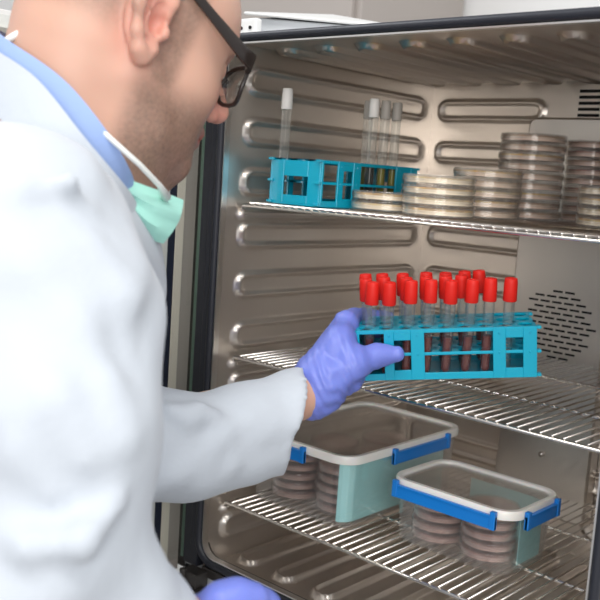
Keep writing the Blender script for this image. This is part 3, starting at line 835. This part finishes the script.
ribbon('shirt_collar', SHIRT,
       [at(-8, 66, .735), at(40, 104, .700), at(86, 156, .700), at(122, 196, .735), at(134, 222, .82), at(100, 160, .90), at(50, 90, .90), at(0, 60, .82)],
       [at(2, 36, .735), at(62, 78, .700), at(106, 130, .700), at(130, 172, .735), at(132, 190, .82), at(108, 130, .90), at(60, 66, .90), at(6, 34, .82)], .003)
ribbon('coat_collar', COAT,
       [at(-30, 100, .73), at(20, 132, .682), at(76, 186, .682), at(122, 236, .72), at(146, 262, .83), at(112, 190, .93), at(50, 110, .93), at(-20, 80, .83)],
       [at(-14, 44, .73), at(36, 78, .682), at(86, 140, .682), at(128, 192, .72), at(140, 216, .83), at(112, 150, .93), at(56, 80, .93), at(-6, 44, .83)], .006)
# mask hanging below the chin, with straps
def quadsheet(name, m, grid, th, parent=None):
    nu, nv = len(grid), len(grid[0]); G = np.array(grid, float)
    vs = []; 
    for sgn in (1, -1):
        for i in range(nu):
            for j in range(nv):
                a = G[min(i+1, nu-1), j]-G[max(i-1, 0), j]; b = G[i, min(j+1, nv-1)]-G[i, max(j-1, 0)]
                vs.append(tuple(G[i, j]+nrm(np.cross(a, b))*th*sgn/2))
    fs = []; K = nu*nv
    for i in range(nu-1):
        for j in range(nv-1):
            q = (i*nv+j, i*nv+j+1, (i+1)*nv+j+1, (i+1)*nv+j); fs.append(q); fs.append(tuple(x+K for x in q[::-1]))
    ed = [(i*nv, (i+1)*nv) for i in range(nu-1)]+[((i+1)*nv+nv-1, i*nv+nv-1) for i in range(nu-1)]+[(j+1, j) for j in range(nv-1)]+[((nu-1)*nv+j, (nu-1)*nv+j+1) for j in range(nv-1)]
    for a, b in ed: fs.append((a, b, b+K, a+K))
    mb = MB(); mb.add(vs, fs); o = mb.build(name, m, None, smooth=True, angle=60)
    o.parent = person; pchild(o); return o
tl, tr, bl, br = (118, 176, .735), (183, 200, .80), (128, 206, .74), (163, 243, .765)
grid = []
for i in range(9):
    u = i/8; row = []
    for j in range(9):
        v = j/8
        p = np.array(tl)*(1-u)*(1-v)+np.array(tr)*u*(1-v)+np.array(bl)*(1-u)*v+np.array(br)*u*v
        if v < .5: p[1] -= 10*math.sin(math.pi*u)*0
        p[0] += 5*math.sin(math.pi*v)*u; p[1] += 9*math.sin(math.pi*u)*v
        p[2] += .004*math.sin(v*14)-.015*math.sin(math.pi*u)*math.sin(math.pi*v)
        row.append(at(*p))
    grid.append(row)
quadsheet('face_mask', MASK, grid, .0016)
mb = MB().tube([at(86, 116, .700), at(112, 140, .70), at(140, 165, .715), at(160, 186, .75), at(166, 197, .77)], [.0020, .0022, .0022, .0024, .0045], 8)
o = mb.build('mask_strap', STRAP, None, smooth=True); o.parent = person; pchild(o)
mb = MB().tube([at(-4, 48, .735), at(14, 36, .735), at(34, 27, .738)], .0030, 8)
o = mb.build('mask_strap', STRAP, None, smooth=True); o.parent = person; pchild(o)

# glasses
gl = pchild(empty('glasses')); gl.location = (0, 0, 0); gl.parent = person; pchild(gl)
def gp(f, d, m): return hp(f, d, m)
def rimpts(s):
    out = []
    for k in range(20):
        a = 2*math.pi*k/20; ca, sa = math.cos(a), math.sin(a)
        x = .0265*math.copysign(abs(ca)**.75, ca); y = .0195*math.copysign(abs(sa)**.75, sa)
        out.append(gp(.1085-.010*(abs(x+.0265*s*0)/.0265)**2*(1 if x*s > 0 else .2)-.05*y, -.004+y, C0+s*.033+x))
    return out
for s in (-1, 1):
    mb = MB().tube(rimpts(s), .0021, 8, closed=True)
    r = mb.build('rim', FRAMEG, gl, smooth=True)
    P = rimpts(s); c = np.mean(P, 0)
    mb = MB(); mb.add([tuple(c)]+[tuple(p) for p in P], [(0, k+1, (k+1) % 20+1) for k in range(20)])
    l = mb.build('lens', LENS, gl, smooth=True); so_ = l.modifiers.new('thickness', 'SOLIDIFY'); so_.thickness = .0012
    m0 = C0+s*.066
    mb = MB()
    A = [gp(.099, -.018, C0+s*.059), gp(.094, -.020, C0+s*.069), gp(.080, -.021, C0+s*.0745), gp(.04, -.034, C0+s*.0785), gp(.0, -.050, C0+s*.0775), gp(-.02, -.050, C0+s*.0750), gp(-.036, -.030, C0+s*.0720)]
    rings = []
    for i, p in enumerate(A):
        h = (.0062, .0066, .0060, .0042, .0030, .0028, .0022)[i]; wd = (.0030, .0026, .0020, .0016, .0014, .0014, .0014)[i]
        if i == 0: dv = HM
        else: dv = HM
        tv = nrm(np.array(A[min(i+1, len(A)-1)])-np.array(A[max(i-1, 0)])); up = nrm(HD_-tv*(HD_@tv)); sd = np.cross(tv, up)
        rings.append([tuple(np.array(p)+up*a*h+sd*b*wd) for a, b in ((-1, -.7), (-1, .7), (-.6, 1), (.6, 1), (1, .7), (1, -.7), (.6, -1), (-.6, -1))])
    mb.loft(rings, True, True); mb.build('temple', FRAMEG, gl, smooth=True, angle=60)
MB().tube([gp(.110, -.010, C0-.009), gp(.113, -.013, C0), gp(.110, -.010, C0+.009)], .002, 8).build('bridge', FRAMEG, gl, smooth=True)

# gloved hands
def rk_world(x, y, z): return np.array(mwR @ Vector((x, y, z)))
fg = Field()
# wrist cuff of the glove and palm
fg.chain([at(312, 396, .992), at(322, 382, .997)], [.0262, .0250], .012)
IM, MM_, RM, PM = at(346, 323, 1.032), rk_world(-.014, .042, .036), rk_world(-.013, .058, .022), rk_world(-.014, .070, .006)
for a, ra in ((IM, .0145), (MM_, .0145), (RM, .014), (PM, .013)):
    fg.cone(at(320, 384, 1.0), a, .0225, ra, .016)
fg.cone(at(320, 375, .995), at(340, 340, 1.005), .021, .018, .016)
fg.chain([at(352, 384, 1.00), at(360, 376, 1.03)], [.010, .008], .008)
# thumb: along the front of the rack
T0 = at(326, 384, .985); T1 = at(353, 364, .990); T2 = rk_world(.022, -.0112, .0315); T3 = rk_world(.043, -.0108, .0325)
fg.chain([T0, T1, T2, T3], [.019, .0160, .0118, .0088], .010)
fg.cone(T1, at(338, 345, .995), .012, .014, .012)
# fingers: round the left end and along the back of the rack
def finger(pts, rad): fg.chain(pts, rad, .003)
b = DR+.0095
finger([IM, rk_world(-.004, .058, .060), rk_world(.010, b, .055), rk_world(.034, b+.001, .052)], [.0125, .0098, .0090, .0078])
finger([MM_, rk_world(-.009, b-.002, .038), rk_world(.020, b+.001, .037), rk_world(.045, b, .036)], [.0125, .0100, .0092, .0080])
finger([RM, rk_world(-.009, b+.001, .022), rk_world(.017, b+.001, .020), rk_world(.040, b, .0195)], [.0120, .0096, .0088, .0076])
finger([PM, rk_world(-.006, b+.003, .006), rk_world(.010, b+.001, .004), rk_world(.028, b, .0035)], [.0110, .0085, .0078, .0068])
# keep clear of the rack body
def glove_disp(P):
    a = P@np.array([.6, .3, .74]); c = P@np.array([.75, .66, .0]); d = np.linalg.norm(P-at(330, 385, .99), axis=1)
    w = np.exp(-(d/.03)**2)
    return w*(.0014*np.sin(a*520+2*np.sin(c*210)))+.0003*np.sin(c*400+3*np.sin(a*170))
pmesh(fg, 'glove', GLOVE, .0018, glove_disp)
# near hand, low in the picture, fingers pointing to the right
fn = Field()
H0 = at(196, 649, .64)
fn.cone(H0, at(214, 631, .65), .028, .026, .01)
K = [(232, 610, .648), (236, 621, .662), (236, 633, .675), (232, 645, .685)]
for kx in K: fn.cone(at(210, 633, .655), at(*kx), .020, .0125, .012)
fn.chain([at(*K[0]), at(250, 604, .650), at(263, 601, .655), at(270, 603, .660)], [.0115, .0098, .0088, .0078], .004)
fn.chain([at(*K[1]), at(258, 621, .670), at(270, 627, .672), at(274, 635, .672)], [.0115, .0095, .0088, .0078], .004)
fn.chain([at(*K[2]), at(256, 637, .685), at(264, 647, .686), at(262, 657, .684)], [.0112, .0093, .0085, .0075], .004)
fn.chain([at(*K[3]), at(248, 651, .694), at(254, 661, .694), at(250, 669, .690)], [.0105, .0085, .0078, .0068], .004)
fn.chain([at(206, 621, .640), at(222, 603, .636), at(238, 597, .640), at(254, 597, .644)], [.018, .0135, .0115, .0095], .008)
pmesh(fn, 'glove', GLOVE, .002)
# trousers below the coat
ft = Field()
hw = at(-60, 680, .86)
for s in (-1, 1):
    a = hw+RW[:, 2]*.09*s
    k_ = np.array([a[0]+.03, a[1]+.02, -.42]); an = np.array([a[0], a[1], -.80])
    ft.chain([a, k_, an], [.085, .062, .05], .02)
pmesh(ft, 'trousers', TROUS, .008)
fs_ = Field()
for s in (-1, 1):
    a = hw+RW[:, 2]*.09*s
    sh = Field(); sh.chain([np.array([a[0]-.03, a[1]-.02, -.812]), np.array([a[0]+.10, a[1]+.04, -.822])], [.038, .028], .01)
    pmesh(sh, 'shoe', GASKET, .005, lo=np.array([-5, -5, -.85]))
#P1#
# ------------------------------------------------------------------ light
w = bpy.data.worlds.new('world'); sc.world = w; w.use_nodes = True
bg = w.node_tree.nodes['Background']; bg.inputs[0].default_value = (.93, .95, 1, 1); bg.inputs[1].default_value = .66
def area(name, loc, target, sx, sy, power, col=(1, 1, 1)):
    l = bpy.data.lights.new(name, 'AREA'); l.shape = 'RECTANGLE'; l.size = sx; l.size_y = sy; l.energy = power; l.color = col
    o = bpy.data.objects.new(name, l); COL.objects.link(o); o.location = loc
    o.rotation_euler = (Vector(target)-Vector(loc)).to_track_quat('-Z', 'Y').to_euler(); return o
area('ceiling_lamp', (.9, -1.0, 1.85), (.3, .1, .2), 1.2, .5, 21, (1, .97, .93))
area('ceiling_lamp', (-.9, -.6, 1.85), (-.1, -.3, .3), 1.0, .5, 11, (.95, .97, 1))
area('front_fill_light', (1.9, -1.9, .75), (.25, .2, .25), 1.5, 1.1, 33, (1, .97, .94))  # added fill from front right to brighten the incubator interior, not a window
sc.cycles.transparent_max_bounces = 40
sc.cycles.max_bounces = 14; sc.cycles.glossy_bounces = 8
sc.view_settings.view_transform = 'Standard'; sc.view_settings.look = 'None'; sc.view_settings.gamma = 1
sc.view_settings.exposure = 0
